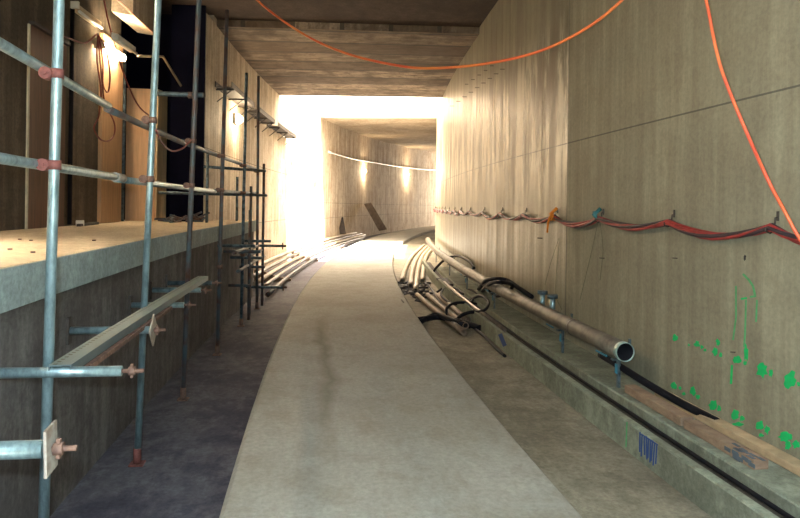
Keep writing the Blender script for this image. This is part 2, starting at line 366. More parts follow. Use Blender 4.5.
# platform: coping slab on a recessed wall
struct('platform', MB().sweep([(-1.92, PT-.215), (-1.92, PT-.01), (-1.93, PT), (-6.0, PT), (-6.0, PT-.215)], -6, 14.1), 'platform', 'raised concrete platform along the left side')
struct('platform_coping', MB().sweep([(-1.905, PT-.215), (-1.905, PT-.004), (-1.925, PT-.004), (-1.925, PT-.215)], -6, 14.1), 'lip', 'grey concrete edge face of the platform')
struct('platform_wall', MB().sweep([(-1.97, FL), (-1.97, PT-.215), (-2.2, PT-.215), (-2.2, FL)], -6, 14.0), 'face', 'dark concrete wall under the platform edge')
struct('platform_end', MB().sweep([(-2.2, FL), (-2.2, PT-.215), (-2.6, PT-.215), (-2.6, FL)], 13.7, 14.0), 'face')
# dark recess beyond the platform
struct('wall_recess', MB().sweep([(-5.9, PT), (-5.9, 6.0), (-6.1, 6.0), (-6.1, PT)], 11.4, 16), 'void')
struct('wall_recess_end', MB().sweep([(-6.0, PT), (WL-.36, PT), (WL-.36, 6.0), (-6.0, 6.0)], 12.95, 13.15), 'void', 'near-black end of the recess, its shade put into the colour')
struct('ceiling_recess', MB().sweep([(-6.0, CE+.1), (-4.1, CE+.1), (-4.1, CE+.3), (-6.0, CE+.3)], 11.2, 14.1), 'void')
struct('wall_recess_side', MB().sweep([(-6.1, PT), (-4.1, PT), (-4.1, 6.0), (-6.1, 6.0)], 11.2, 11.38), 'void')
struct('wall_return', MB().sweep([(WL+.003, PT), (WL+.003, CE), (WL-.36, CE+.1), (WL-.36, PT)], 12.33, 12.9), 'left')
struct('wall_return_face', MB().sweep([(WL-.01, PT), (WL-.01, CE+.12), (WL-.6, CE+.12), (WL-.6, PT)], 12.28, 12.325), 'void', 'near-black end face of the left wall, coloured in as shade')

# kerb + cable trough along the right wall
struct('kerb', MB().sweep([(1.86, FZ), (1.86, .05), (1.87, .06), (1.925, .06), (1.935, .05), (1.935, FZ)], -4, 20), 'kerb', 'grey concrete kerb along the right wall')
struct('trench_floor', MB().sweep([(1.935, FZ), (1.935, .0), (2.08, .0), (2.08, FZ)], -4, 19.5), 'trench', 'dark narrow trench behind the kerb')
struct('ledge', MB().sweep([(2.08, FZ), (2.08, .075), (2.09, .085), (2.48, .085), (2.48, FZ)], -4, 17), 'kerb', 'grey green concrete ledge at the foot of the right wall')

# ------------------------------------------------------------------ scaffold (one rigid thing)
SO = -1.665; SI = -2.35
rt = P(7, SO, FZ); scaf = thing('scaffold', 'galvanised tube scaffold standing in the trough along the platform edge', 'scaffold', rt)
def pole(xt, yt, xb, off, topz, botz, mat='galv', s=None, r=.0242, lean=None):
    ss = s
    a = P(ss, off, botz); b = P(ss+(lean or 0), off, topz)
    return MB().tube([a, a.lerp(b, .5), b], r, 14).build('standard', mat, scaf), a, b
def S_at(x, y, off): return hit(x, y, off)[0]
def gpt(x, y, z):
    d_ = ray(x, y); return Vector((0, 0, EYE))+d_*((z-EYE)/d_.z)
def stand_ends(xb, xt, yt, off=SO):                   # foot on the scaffold line, head on a sight line at the same depth
    s_ = hit(xb, 330, off)[0]; a = P(s_, off, FL+.012); d_ = ray(xt, yt); b = Vector((0, 0, EYE))+d_*a.y
    return s_, a, b
ST = [stand_ends(45, 61, -60), stand_ends(139, 160, -40), stand_ends(184, 200.5, -40), stand_ends(217.5, 227, 10), stand_ends(241, 246.5, 73), stand_ends(256.5, 258.5, 76)]
sA, sB, sC, sD, sE, sF = [q[0] for q in ST]
LZ = (2.2, 1.77)
stations = [(sA, 5.1, 'galv'), (sB, 5.1, 'galv'), (sC, 5.1, 'rustpole'), (sD, 4.05, 'rustpole'), (sE, 3.5, 'galvdk'), (sF, 3.75, 'rustpole')]
def coupler(p, d1, d2, part, mat):
    mb = MB(); d1 = Vector(d1); d2 = Vector(d2)
    mb.tube([p-d1*.022, p+d1*.022], .031, 12)
    q = p; n0 = d1.cross(d2).normalized()
    if n0.dot(Vector((1, 0, 0))) < 0: n0 = -n0
    mb.tube([q-d2*.03-n0*.045, q+d2*.03-n0*.045], .029, 12)
    n = d1.cross(d2).normalized()
    mb.bar(p+n*.025-d2*.03, p+n*.055-d2*.03, .013, .013); mb.tube([p+n*.04-d2*.045, p+n*.04-d2*.018], .009, 6)
    return sub(mb, 'coupler', mat, part)
for i, (s_, top, mt) in enumerate(stations):
    _, a, b = ST[i]
    if i < 3: b = a.lerp(b, (5.1-a.z)/(b.z-a.z))
    o = MB().tube([a, a.lerp(b, .5), b], .0242, 14).build('standard', mt, scaf)
    onp = lambda z: a.lerp(b, (z-a.z)/(b.z-a.z))
    f, r_ = dirs(s_)
    bp = MB(); bp.box(P(s_, SO, FL+.006), f, r_, (0, 0, 1), .05, .05, .006); bp.tube([P(s_, SO, FL+.01), P(s_, SO, FL+.12)], .028, 10)
    sub(bp, 'base_plate', 'redox' if i in (1, ) else 'rust', o, 'rusty base plate' if i != 1 else 'red painted foot')
    for z in LZ:
        coupler(onp(z)-r_*.0, Vector((0, 0, 1)), f, o, 'redox' if i == 0 else 'rust')
    if i < 5 and i > 0: coupler(onp(.80), Vector((0, 0, 1)), r_, o, 'rust')
# guard rails, in lengths, on the platform side of the standards
def ledger(s0, s1, z, off, mat='galv', r=.0242, z1=None):
    n = 8; pts = [P(s0+(s1-s0)*i/n, off, z+((z1 or z)-z)*i/n) for i in range(n+1)]
    return MB().tube(pts, r, 14).build('ledger', mat, scaf)
ledger(.6, sA+1.12, 2.31, SO-.052, 'galv', z1=2.21)
ledger(sA+1.10, sC+.15, 2.19, SO-.052, 'rustpole', r=.024)
ledger(sC+.05, sF+.15, 2.20, SO-.054, 'galvdk', z1=2.24)
ledger(.6, sA+1.35, 1.79, SO-.052, 'galv', z1=1.765)
ledger(sA+1.3, sD, 1.755, SO-.052, 'galv', z1=1.75)
ledger(sD-.1, sF+.2, 1.755, SO-.053, 'galvdk', z1=1.8)
sub(MB().tube([P(sA+1.28, SO-.052, 1.767), P(sA+1.46, SO-.052, 1.762)], .032, 12), 'sleeve_coupler', 'plate', scaf.children[-4])
# slotted steel channel laid along the lower tubes
ch = MB(); zt = .845
def chan(s0, s1):
    mb = MB(); pa, pb = SO+.045, SO+.145; n = 10
    mb.sweep([(pa, zt), (pb, zt), (pb, zt-.045), (pb-.006, zt-.045), (pb-.006, zt-.006), (pa+.006, zt-.006), (pa+.006, zt-.045), (pa, zt-.045)], s0, s1, n)
    return mb
cn = chan(sA-.08, 7.2).build('channel', 'channel', scaf); cn['label'] = 'long perforated steel channel along the scaffold'
sub(MB().sweep([(SO+.15, zt-.07), (SO+.175, zt-.07), (SO+.175, zt-.045), (SO+.15, zt-.045)], sA+.1, 5.4), 'edge_bar', 'rust', cn, 'rusty bar along the channel')
# inner row standing on the platform and cross tubes
sI1 = S_at(207, 203, SI); sI2 = S_at(235, 203, SI+.25)
MB().tube([P(sI1, SI, PT+.01), P(sI1, SI, 2.42)], .0242, 12).build('standard', 'galvdk', scaf)
MB().tube([P(sI2+.2, SI+.25, PT+.01), P(sI2+.2, SI+.25, 2.1)], .0242, 12).build('standard', 'galvdk', scaf)
for off, s_, z0, z1 in ((SO+.06, sF+.25, FL+.02, 2.35), (SO-.02, sF-.75, FL+.02, 1.9), (SO+.05, sE+.45, FL+.02, 1.5)):
    MB().tube([P(s_, off, z0), P(s_, off, z1)], .0242, 12).build('standard', 'rustpole', scaf)
def transom(s_, o0, o1, z, mat='galvdk', s1=None):
    return MB().tube([P(s_, o0, z), P(s1 or s_, o1, z)], .0242, 12).build('transom', mat, scaf)
transom(sI1, SI-.05, SO+.12, 2.205, s1=sF); transom(sI1-.3, SI-.7, SO+.15, 1.76, s1=sF); transom(sC+.05, -2.0, SO+.14, 2.66, 'galvdk')
coupler(P(sC+.05, SO+.02, 2.66), Vector((0, 0, 1)), dirs(sC)[1], stations and scaf.children[2], 'rust')
transom(sE-.6, -1.93, SO+.28, .98); transom(sE-.1, -1.93, SO+.3, .86, 'rustpole'); transom(sE+.5, -1.93, SO+.25, .72, 'galvdk')
transom(sF, -1.9, SO+.45, .84); transom(sF-.1, -1.9, SO+.25, .93); transom(sF+.2, -1.9, SO+.45, .06)
transom(sF-.5, -1.9, SO+.2, .50, 'rustpole'); transom(sE+.2, -1.9, SO+.12, .30, 'rustpole')
for q, z in ((sE, .9), (sE+.4, .6), (sF-.3, .75), (sF, .6), (sF-.8, .85)):
    ledger(q-1.0, q+.7, z, SO+.03+.01*random.random(), 'rustpole')
for q, z in ((sF, .84), (sF+.2, .06)):
    e = MB(); f, r_ = dirs(q); e.box(P(q, SO+.455, z), f, r_, (0, 0, 1), .05, .008, .06); e.tube([P(q, SO+.455, z), P(q, SO+.52, z)], .02, 8)
    e.build('end_plate', 'rust', scaf)

# ------------------------------------------------------------------ tie bars out of the platform wall
def tie(x_tip, y, s_hint, label, tipoff=None, back=True, front=False, r=.0245, mat='galv', tip='rust', dz=0):
    s_ = hit(x_tip, y, tipoff)[0]
    f, rr = dirs(s_)
    o1 = tipoff
    # height from the sight line at the tip
    p = P(s_, o1, 0); z = EYE + ray(x_tip, y).z*p.y/1.0
    base = P(s_, -1.96, z)
    t = thing('tie_bar', label, 'tie bar', base, 'steel tie bars through the platform wall')
    z = hit(x_tip, y, tipoff)[1]; base.z = z; t.location = base
    MB().tube([P(s_, -1.96, z), P(s_, o1, z)], r, 14).build('sleeve_tube', mat, t)
    rod = MB().tube([P(s_, o1-.01, z), P(s_, o1+.10, z)], .010, 8)
    rod.build('rod', tip, t)
    nut = MB().tube([P(s_, o1+.03, z), P(s_, o1+.06, z)], lambda i: .021, 6); nut.bar(P(s_, o1+.045, z-.032), P(s_, o1+.045, z+.032), .014, .012)
    nut.build('wing_nut', tip, t)
    if back:
        b = MB(); b.box(P(s_, -1.96, z), f, rr, (0, 0, 1), .035, .008, .085); b.build('wall_plate', 'tray', t)
    if front:
        b = MB(); a = .785 if front == 2 else 0.08
        u = (f*cos(a)+Vector((0, 0, 1))*sin(a)); v = (-f*sin(a)+Vector((0, 0, 1))*cos(a))
        b.box(P(s_, o1+.02, z), u, rr, v, .075 if front == 2 else .05, .005, .075 if front == 2 else .078); b.build('clamp_plate', 'plate', t, bevel=.002)
    return t
tie(44, 449, 2.13, 'thick galvanised tie bar with large square plate, lowest in the corner', tipoff=-1.285, back=False, front=1, r=.029)
tie(122, 371, 3.32, 'long galvanised tie bar crossing the nearest scaffold pole, rusty nut at its tip', tipoff=-1.30, back=False)
tie(150, 330, 4.30, 'tie bar ending in a tilted square plate beside the second pole', tipoff=-1.46, front=2)
tie(184, 305, 5.42, 'short tie bar under the steel channel, rusty tip and no clamp plate', tipoff=-1.52)
tie(201, 290, 6.35, 'slim tie bar just below the far end of the steel channel', tipoff=-1.50)
tie(212, 283, 6.95, 'small tie bar beyond the far end of the steel channel', tipoff=-1.50, mat='galvdk')

# ------------------------------------------------------------------ platform wall things
SB = -3.8
d = thing('door_1', 'narrow red-brown door with pale edge in the dark station wall', 'door', P(8.35, SB, PT)); d['kind'] = 'structure'
sd0 = S_at(26, 203, SB); sd1 = S_at(63, 203, SB)
MB().sweep([(SB+.002, PT), (SB+.018, PT), (SB+.018, 3.66), (SB+.002, 3.66)], sd0+.014, sd1, 2).build('leaf', 'door', d)
MB().sweep([(SB+.002, PT), (SB+.02, PT), (SB+.02, 3.66), (SB+.002, 3.66)], sd0-.03, sd0+.012, 1).build('frame_post', 'frame', d)
MB().sweep([(SB+.002, 3.66), (SB+.07, 3.66), (SB+.07, 3.70), (SB+.002, 3.70)], sd0, sd1, 2).build('head_rail', 'tray', d)
o = MB().tube([P(sd1+.12, SB+.04, PT+.02), P(sd1+.12, SB+.04, 4.3)], .03, 8).build('conduit', 'black'); tag(o, 'black vertical conduit on the station wall beside the red-brown door', 'conduit')
sw0 = S_at(97, 203, SB); sw1 = S_at(117.5, 203, SB)
pn = MB().sweep([(SB+.003, PT+.01), (SB+.06, PT+.01), (SB+.06, 4.15), (SB+.003, 4.15)], sw0, sw1, 2).build('hoarding_board', 'ply')
tag(pn, 'tall plywood board flat on the wall under the lit fluorescent tube', 'board')
gp = thing('tall_plywood_cabinet', 'tall plywood panel box with pale edge standing before the dark recess', 'panel', at(146, 217, 12.1))
gp.location.z = PT
pa = at(125, 218, 12.0); pb = at(155, 218, 12.1); pc = at(164.5, 218, 12.5)
zt_ = at(140, 88, 12.0).z
u1 = (pb-pa); u1.z = 0; L1 = u1.length; u1.normalize(); n1 = Vector((-u1.y, u1.x, 0))
mb = MB(); mb.box((pa+pb)/2*Vector((1, 1, 0)).x + Vector((0, 0, 0)), u1, n1, (0, 0, 1), .01, .01, .01) if False else None
cc = (pa+pb)/2; cc.z = (PT+zt_)/2; mb.box(cc+n1*.03, u1, n1, (0, 0, 1), L1/2, .03, (zt_-PT)/2-.003); mb.build('face_panel', 'ply', gp)
u2 = (pc-pb); u2.z = 0; L2 = u2.length; u2.normalize(); n2 = Vector((-u2.y, u2.x, 0))
c2 = (pb+pc)/2; c2.z = (PT+zt_)/2; mb = MB(); mb.box(c2+n2*.0, u2, n2, (0, 0, 1), L2/2, .025, (zt_-PT)/2-.003); mb.build('edge_panel', 'plyedge', gp)
o = MB().tube([P(11.62, -3.78, PT+.01), P(11.62, -3.78, 4.2)], .025, 10).build('prop_tube', 'galvdk'); tag(o, 'thin steel tube standing in the gap between the two plywood boards', 'tube')
# concrete bulkhead over the recess with lit underside
struct('beam', MB().sweep([(-3.68, 4.52), (-3.36, 4.47), (-3.36, 5.12), (-3.68, 5.12)], 10.7, 11.95), 'left', 'concrete downstand beam over the lamps')
o = MB().tube(cat_curve([P(7.6, -3.33, 4.52), P(9, -3.34, 4.49), P(10.7, -3.33, 4.46), P(12.0, -3.33, 4.45)], 5), .012, 6).build('power_cable', 'pinkc'); tag(o, 'pale pink cable along the edge of the beam over the lamps', 'cable')
# fluorescent battens
def batten(s0, s1, off, z, lit, label, tilt=0.0, mat='batten'):
    t = thing('fluorescent_light', label, 'light', P((s0+s1)/2, off, z), 'fluorescent battens above the platform')
    MB().sweep([(off, z), (off+.09, z+.0), (off+.09, z+.08), (off, z+.10)], s0, s1, 2).build('housing', mat, t)
    if lit:
        n = MB().tube([P(s0+.04, off+.14, z-.0), P(s1-.04, off+.14, z-.0)], .05, 12); n.build('lamp_tube', 'tube', t)
        for q in (s0+.02, s1-.02):
            MB().sweep([(off+.02, z-.06), (off+.17, z-.06), (off+.17, z+.06), (off+.02, z+.06)], q-.02, q+.02, 1).build('end_cap', mat, t)
    else:
        MB().tube([P(s0+.04, off+.11, z-.02), P(s1-.04, off+.11, z-.02)], .02, 10).build('lamp_tube', 'white', t)
    return t
q0 = S_at(100, 200, SB+.15); q1 = S_at(124, 200, SB+.15)
batten(q0, q1-.1, SB+.01, hit(111, 50, SB+.15)[1], True, 'glowing fluorescent light fixed to the station wall above the plywood')
batten(3.4, 5.0, SB+.01, 4.4, True, 'added unseen fluorescent light on the station wall closest to the camera')  # added out-of-view fixture to brighten the near platform
area('added_platform_fill', P(4.2, -3.6, 4.3), (0, 0, 0), .2, 2.2, 48, (1.0, .80, .58)).data.spread = math.radians(66)  # added fill that goes with the unseen fixture
q0 = S_at(74, 200, SB+.1); q1 = S_at(99, 200, SB+.1)
batten(q0, q1, SB+.01, hit(86, 16, SB+.1)[1], False, 'unlit cream fluorescent light on the wall, nearer the camera')
q0 = S_at(115, 200, SB+.5); q1 = S_at(133, 200, SB+.5)
batten(q0, q1, SB+.42, hit(124, 46, SB+.5)[1]+.02, False, 'unlit fluorescent light hanging beside the glowing one', mat='white')
o = MB(); f, rr = dirs(9); pp = at(75, 5, 8.8); o.box(pp, (1, 0, 0), (0, 1, 0), (0, 0, 1), .05, .02, .045); o = o.build('junction_box', 'white')
tag(o, 'small pale square junction box at the top of the station wall', 'box')
# hanging cords by the lamp
def wpts(l, off): 
    out = []
    for x, y in l:
        s_, z = hit(x, y, off); out.append(P(s_, off, z))
    return out
cords = [([(98, 35), (97, 60), (101, 90), (99, 115), (94, 128), (100, 139), (108, 141), (114, 135), (114, 122), (105, 103), (102, 80), (98, 36)], 'dark red cord looped down the wall under the glowing light'),
         ([(99, 36), (103, 62), (103, 84), (108, 92), (110, 75), (106, 50), (99, 36)], 'short tight loop of dark red cord under the glowing light'),
         ([(97, 34), (85, 43), (68, 38), (56, 34)], 'dark red cord running from the lamp towards the nearest pole'),
         ([(104, 0), (108, 20), (115, 45), (126, 80), (138, 105), (150, 116), (156, 119)], 'dark red cord hanging from the ceiling down to the guard rail')]
for k, (l, lab) in enumerate(cords):
    o = MB().tube(cat_curve(wpts(l, SB+.30+.02*k), 6), .012, 6).build('power_cable', 'cordred'); tag(o, lab, 'cord')
o = MB().tube(cat_curve([at(156, 130, 4.8), at(162, 143, 5.2), at(172, 151, 5.6), at(183, 148, 5.9), at(191, 140, 6.2)], 6), .007, 6).build('power_cable', 'cordred')
tag(o, 'dark red cord drooping from the guard rail between the second and third poles', 'cord')
o = MB().tube([at(138, 56, 10.5), at(163, 56.5, 11.5), at(181, 86, 11.9)], .02, 8).build('bracket_rail', 'batten'); tag(o, 'thin pale bent rail in the dark recess above the plywood', 'rail')
# bits on the platform
o = MB().tube([at(76, 219, 9.0)-Vector((0, 0, .0)), at(84, 219, 9.05)], .04, 12); o = o.build('paint_tin', 'white'); o.location.z = PT+.002; tag(o, 'small white tin lying on the platform by the dark wall', 'tin')
o = MB().bar(at(84, 221, 9.0), at(103, 219, 9.6), .05, .03); 
mb = MB(); mb.bar(P(9.2, -3.55, PT+.02), P(10.0, -3.6, PT+.025), .05, .035); tag(mb.build('offcut', 'tray'), 'dark thin offcut lying beside the white tin', 'offcut')
for k, (x, y) in enumerate(((20, 240), (33, 253), (31, 241), (94, 241), (10, 250))):
    dd = ray(x, y); t_ = (PT-EYE)/dd.z; p = Vector((0, 0, EYE))+dd*t_; mb = MB()
    mb.box(p+Vector((0, 0, .006)), Vector((1, .3*k, 0)).normalized(), Vector((-.3*k, 1, 0)).normalized(), (0, 0, 1), .013, .008, .006)
    tag(mb.build('brick_chip', 'rust'), 'tiny brown chip on the platform, ' + ['closest to the dark wall', 'closest to the edge and nearest pole', 'farthest from the frame edge before the pole', 'beyond the nearest pole', 'nearest the frame edge'][k], 'chip', 'red chips on the platform')
db = MB()
for k in range(26):
    a = random.random()*6.28; q = sI1+random.uniform(-.5, .3); oo = random.uniform(-3.1, -2.4)
    c = P(q, oo, PT+.03+random.random()*.06); db.bar(c, c+Vector((cos(a)*.2, sin(a)*.2, random.uniform(-.02, .12))), .03, .03)
o = db.build('scrap_pile', 'rustpole'); o['kind'] = 'stuff'; tag(o, 'pile of dark scrap pieces at the back of the platform below the recess', 'scrap')

# ------------------------------------------------------------------ left wall: cable tray and lamp, conduit
tr = thing('cable_tray', 'dark steel cable tray on brackets along the pale left wall', 'cable tray', P(18, WL, 3.75))
t0 = S_at(213, 203, WL); t1 = S_at(291, 203, WL)
for a_, b_ in ((13.0, 15.6), (16.0, 18.6), (19.2, 22.5)):
    MB().sweep([(WL+.02, 3.80), (WL+.34, 3.80), (WL+.34, 3.91), (WL+.325, 3.91), (WL+.325, 3.815), (WL+.035, 3.815), (WL+.035, 3.91), (WL+.02, 3.91)], a_, b_).build('tray_run', 'tray', tr)
for q in (13.2, 14.4, 15.4, 16.3, 17.4, 18.4, 19.5, 20.8, 22.2):
    f, rr = dirs(q); b = MB(); b.box(P(q, WL+.17, 3.785), f, rr, (0, 0, 1), .02, .17, .014); b.bar(P(q, WL+.02, 3.55), P(q, WL+.3, 3.78), .02, .02); b.build('bracket', 'tray', tr)
def bulkhead(x, y, off, label, r=.12, side=1):
    s_, z = hit(x, y, off); f, rr = dirs(s_); rr = rr*side
    t = thing('wall_lamp', label, 'lamp', P(s_, off, z), 'small lit wall lamps')
    b = MB(); b.box(P(s_, off+.03*side, z), f, rr, (0, 0, 1), r*1.3, .03, r*.8); b.build('back_plate', 'white', t, bevel=.01)
    vs = []; fs = []; nu, nv = 14, 7; c = P(s_, off+.06*side, z)
    for j in range(nv+1):
        for i in range(nu):
            ph = j/nv*pi/2; th = i/nu*2*pi
            vs.append(c + f*cos(th)*cos(ph)*r*1.2 + Vector((0, 0, 1))*sin(th)*cos(ph)*r*.75 + rr*sin(ph)*r*.9)
    for j in range(nv):
        for i in range(nu): fs.append((j*nu+i, j*nu+(i+1) % nu, (j+1)*nu+(i+1) % nu, (j+1)*nu+i))
    g = MB(); g.add(vs, fs, smooth=True); g.build('glass_dome', 'bulb', t)
    point('wall_lamp_light', P(s_, off+.4*side, z-.05), 170 if r > .15 else 85 if s_ > 30 else 45, (1.0, .78, .5), .1); return t
bulkhead(234.5, 119, WL, 'bright oval lamp under the cable tray on the left wall', .14)
bulkhead(363.5, 171, -2.5, 'small glowing lamp on the far wall, farther from the bend', .14)
bulkhead(406.5, 174.5, -2.5, 'small glowing lamp on the far wall, closer to the bend', .17)
cpts = [P(S_at(x, y, -2.5), -2.42, hit(x, y, -2.5)[1]) for x, y in ((327, 152), (350, 158.5), (375, 163), (400, 167), (425, 169.5), (437, 170))]
o = MB().tube(cat_curve(cpts, 5), .045, 8).build('conduit', 'white'); tag(o, 'long pale conduit curving along the far wall above the lamps', 'conduit')
cpts = wpts([(292, 140), (291, 160), (293, 172), (318, 177)], WL+.05)
o = MB().tube(cpts, .02, 6).build('conduit', 'batten'); tag(o, 'pale conduit dropping down the left wall from the end of the cable tray', 'conduit')

# ------------------------------------------------------------------ steel pipes in the left trough
for k, (off, z, r_, sa, sb, mt, lab) in enumerate((
        (-2.38, .06, .055, 15.5, 38, 'pvc', 'long pale pipe in the left trough, closest to the wall and highest'),
        (-2.22, -.03, .045, 15.0, 39, 'steel', 'long steel pipe in the left trough, second from the wall'),
        (-2.05, -.11, .05, 14.7, 39, 'pvc', 'long pale pipe in the left trough, middle of the bundle'),
        (-1.86, -.17, .04, 14.5, 38, 'steel', 'long steel pipe in the left trough, second from the slab'),
        (-1.62, -.20, .045, 13.6, 36, 'rustpole', 'long rusty pipe in the left trough, closest to the slab'))):
    n = 24; pts = [P(sa+(sb-sa)*i/n, off, z) for i in range(n+1)]
    o = MB().tube(pts, r_, 12, hollow=.82).build('long_pipe', mt); tag(o, lab, 'pipe', 'pipes lying in the left trough')
for q, wd in ((17, 'closest to the scaffold'), (23, 'in the middle of their run'), (30, 'at the far end of their run')):
    mb = MB(); f, rr = dirs(q)
    mb.add([P(q+a_, o_, z_) for a_ in (-.05, .05) for o_, z_ in ((-2.46, FL), (-1.55, FL), (-1.55, -.248), (-1.80, -.215), (-2.0, -.165), (-2.2, -.08), (-2.46, 0.0))],
           [(6, 5, 4, 3, 2, 1, 0), (7, 8, 9, 10, 11, 12, 13)] + [(k_, (k_+1) % 7, 7+(k_+1) % 7, 7+k_) for k_ in range(7)])
    tag(mb.build('bearer', 'timber'), 'timber bearer under the left trough pipes, ' + wd, 'bearer', 'bearers under the left pipes')
# leaning sheets by the far wall
def sheet(x0, y0, x1, y1, x2, y2, Y, label, mat):
    a = at(x0, y0, Y+.9); b = at(x1, y1, Y); c = at(x2, y2, Y)      # apex leans on the wall, b and c on the ground
    a2 = a + (c-b)*.9
    n = (b-a).cross(c-a).normalized()*.03
    mb = MB(); mb.add([a, b, c, a2, a+n, b+n, c+n, a2+n], [(0, 1, 2, 3), (7, 6, 5, 4), (0, 4, 5, 1), (1, 5, 6, 2), (2, 6, 7, 3), (3, 7, 4, 0)])
    return tag(mb.build('leaning_sheet', mat), label, 'sheet')
sheet(364, 204, 379, 231, 387, 229.5, 40, 'large dark brown sheet leaning against the far wall', 'steel')
sheet(338, 218, 340, 234, 346, 233.5, 34, 'small dark sheet leaning on the far wall near the sunlit patch', 'tray')

# ------------------------------------------------------------------ wall cables on the right
hookx = [900, 779, 675, 604, 558, 527, 503, 485, 471, 462]
hooks = [S_at(x, 215, WR) for x in hookx]; 
while hooks[-1] < 27: hooks.append(hooks[-1]+1.3)
cb = thing('wall_cable', 'sagging bundle of red and dark cables slung on hooks along the right wall', 'cable bundle', P(6, WR-.05, 1.4))
specs = [('wallcable_red', .014, 0, 0, .075), ('wallcable_dk', .015, 0, 0, .08), ('wallcable_red', .012, 0, 0, .085), ('wallcable_dk', .014, 0, 0, .075), ('wallcable_red', .013, 0, 0, .082)]
for k, (mt, r_, oy, oz, sag) in enumerate(specs):
    pts = []
    for a_, b_ in zip(hooks, hooks[1:]):
        for i in range(8):
            t = i/8; q = a_+(b_-a_)*t; sg = sag*(0.95+.25*sin(a_*7+k*.3))
            tw = 2*pi*(q*.5)+k*1.256
            pts.append(P(q, WR-.052+.014*cos(tw), 1.50+.016*sin(tw) - 4*sg*t*(1-t)))
    MB().tube(pts, r_, 8).build('cable', mt, cb)
for q in hooks:
    h = MB(); h.tube([P(q, WR-.001, 1.565), P(q, WR-.025, 1.56), P(q, WR-.03, 1.475), P(q, WR-.06, 1.462), P(q, WR-.09, 1.475), P(q, WR-.092, 1.50)], .005, 6); h.bar(P(q, WR-.008, 1.54), P(q, WR-.008, 1.60), .016, .01)
    h.build('hook', 'tray', cb)
ot = MB(); s_ = hooks[4]-.05
for k in range(5):
    a = P(s_+.03*k, WR-.10, 1.56-.03*k); ot.bar(a, a+Vector((random.uniform(-.03, .05), .03, -.06-.02*k)), .02, .01)
ot.tube([P(s_, WR-.03, 1.6), P(s_, WR-.11, 1.53), P(s_+.02, WR-.05, 1.46)], .02, 8)
tag(ot.build('ribbon_tie', 'orange_tie'), 'orange tape knotted round the cable bundle', 'tape')
ot = MB(); s_ = hooks[3]+.02; ot.tube([P(s_, WR-.03, 1.6), P(s_, WR-.10, 1.54), P(s_, WR-.04, 1.48)], .022, 8); ot.box(P(s_, WR-.09, 1.55), *[Vector(v) for v in ((1, 0, 0), (0, 1, 0), (0, 0, 1))], .018, .018, .025)
tag(ot.build('strap_tie', 'teal'), 'teal strap knotted round the cable bundle, right of the orange tape', 'strap')
for k, (l, lab) in enumerate((([(598, 222), (592, 250), (586, 275), (580, 300)], 'thin green string hanging below the teal strap, leftmost strand'), ([(600, 222), (603, 250), (600, 280)], 'thin green string hanging straight below the teal strap'),
              ([(560, 238), (557, 265), (556, 295), (562, 310)], 'thin green string hanging below the orange tape'), ([(559, 238), (551, 262), (545, 285)], 'thin faint string slanting down from the orange tape'))):
    o = MB().tube(cat_curve(wpts(l, WR-.012), 4), .002, 5).build('hanging_string', 'greenstr'); tag(o, lab, 'string')

# ------------------------------------------------------------------ orange cords
def pp(l): return cat_curve([at(*q) for q in l], 8)
o = MB().tube(pp([(232, -32, 9.5), (257, 0, 9.2), (300, 32, 8.7), (345, 53, 8.2), (400, 66, 7.6), (440, 68, 7.2), (490, 63, 6.8), (540, 51, 6.4), (585, 29, 6.1), (622, 0, 5.85), (660, -45, 5.6)]), .0145, 8).build('power_cable', 'orange')
tag(o, 'long orange cord slung across the tunnel under the ceiling', 'cord')
o = MB().tube(pp([(690, -60, 4.2), (706, 0, 4.05), (713, 35, 3.98), (721, 68, 3.92), (735, 105, 3.85), (750, 140, 3.8), (768, 180, 3.66), (785, 212, 3.66), (801, 241, 3.6), (850, 320, 3.4)]), .0095, 8).build('power_cable', 'orange')
tag(o, 'orange cord hanging down in front of the right wall', 'cord')

# ------------------------------------------------------------------ green and blue marks (children of the wall / kerb)
wr = bpy.data.objects['wall_right']; kb = bpy.data.objects['kerb']
def blob(cx, cy, w_, h_, off, parent, mat, seed, n=14, name='paint_mark', th=.0015):
    rnd = random.Random(seed); pts = []
    for k in range(n):
        a = 2*pi*k/n; rr = 1+rnd.uniform(-.35, .30); pts.append((cx+w_/2*cos(a)*rr, cy+h_/2*sin(a)*rr))
    fr = []; bk = []
    for x, y in pts:
        s_, z = hit(x, y, off); fr.append(P(s_, off-th, z)); bk.append(P(s_, off+.001, z))
    mb = MB(); mb.add(fr+bk, [list(range(n)), list(range(n, 2*n))[::-1]] + [(k, (k+1) % n, n+(k+1) % n, n+k) for k in range(n)])
    return sub(mb, name, mat, parent)
marks = [(675, 338, 5, 7), (697, 344, 6, 6), (702, 347, 3, 4), (715, 352, 6, 8), (721, 355, 3, 6), (718, 342, 4, 6), (737, 360, 8, 8), (745, 363, 4, 5), (762, 370, 10, 16), (771, 373, 4, 8), (790, 380, 13, 16), (799, 384, 4, 5),
         (674, 386, 6, 8), (680, 388, 3, 4), (693, 391, 6, 9), (698, 397, 4, 5), (713, 405, 9, 11), (719, 408, 4, 6), (735, 415, 8, 11), (742, 418, 5, 6), (738, 424, 10, 4), (760, 425, 8, 10), (767, 430, 5, 8), (761, 435, 5, 4), (785, 437, 13, 10), (796, 444, 7, 8), (788, 446, 6, 8), (746, 353, 4, 16), (689, 345, 2, 3), (705, 350, 3, 3), (684, 394, 4, 3)]
for k, (x, y, a, b) in enumerate(marks): blob(x, y, a, b, WR, wr, 'green', k)
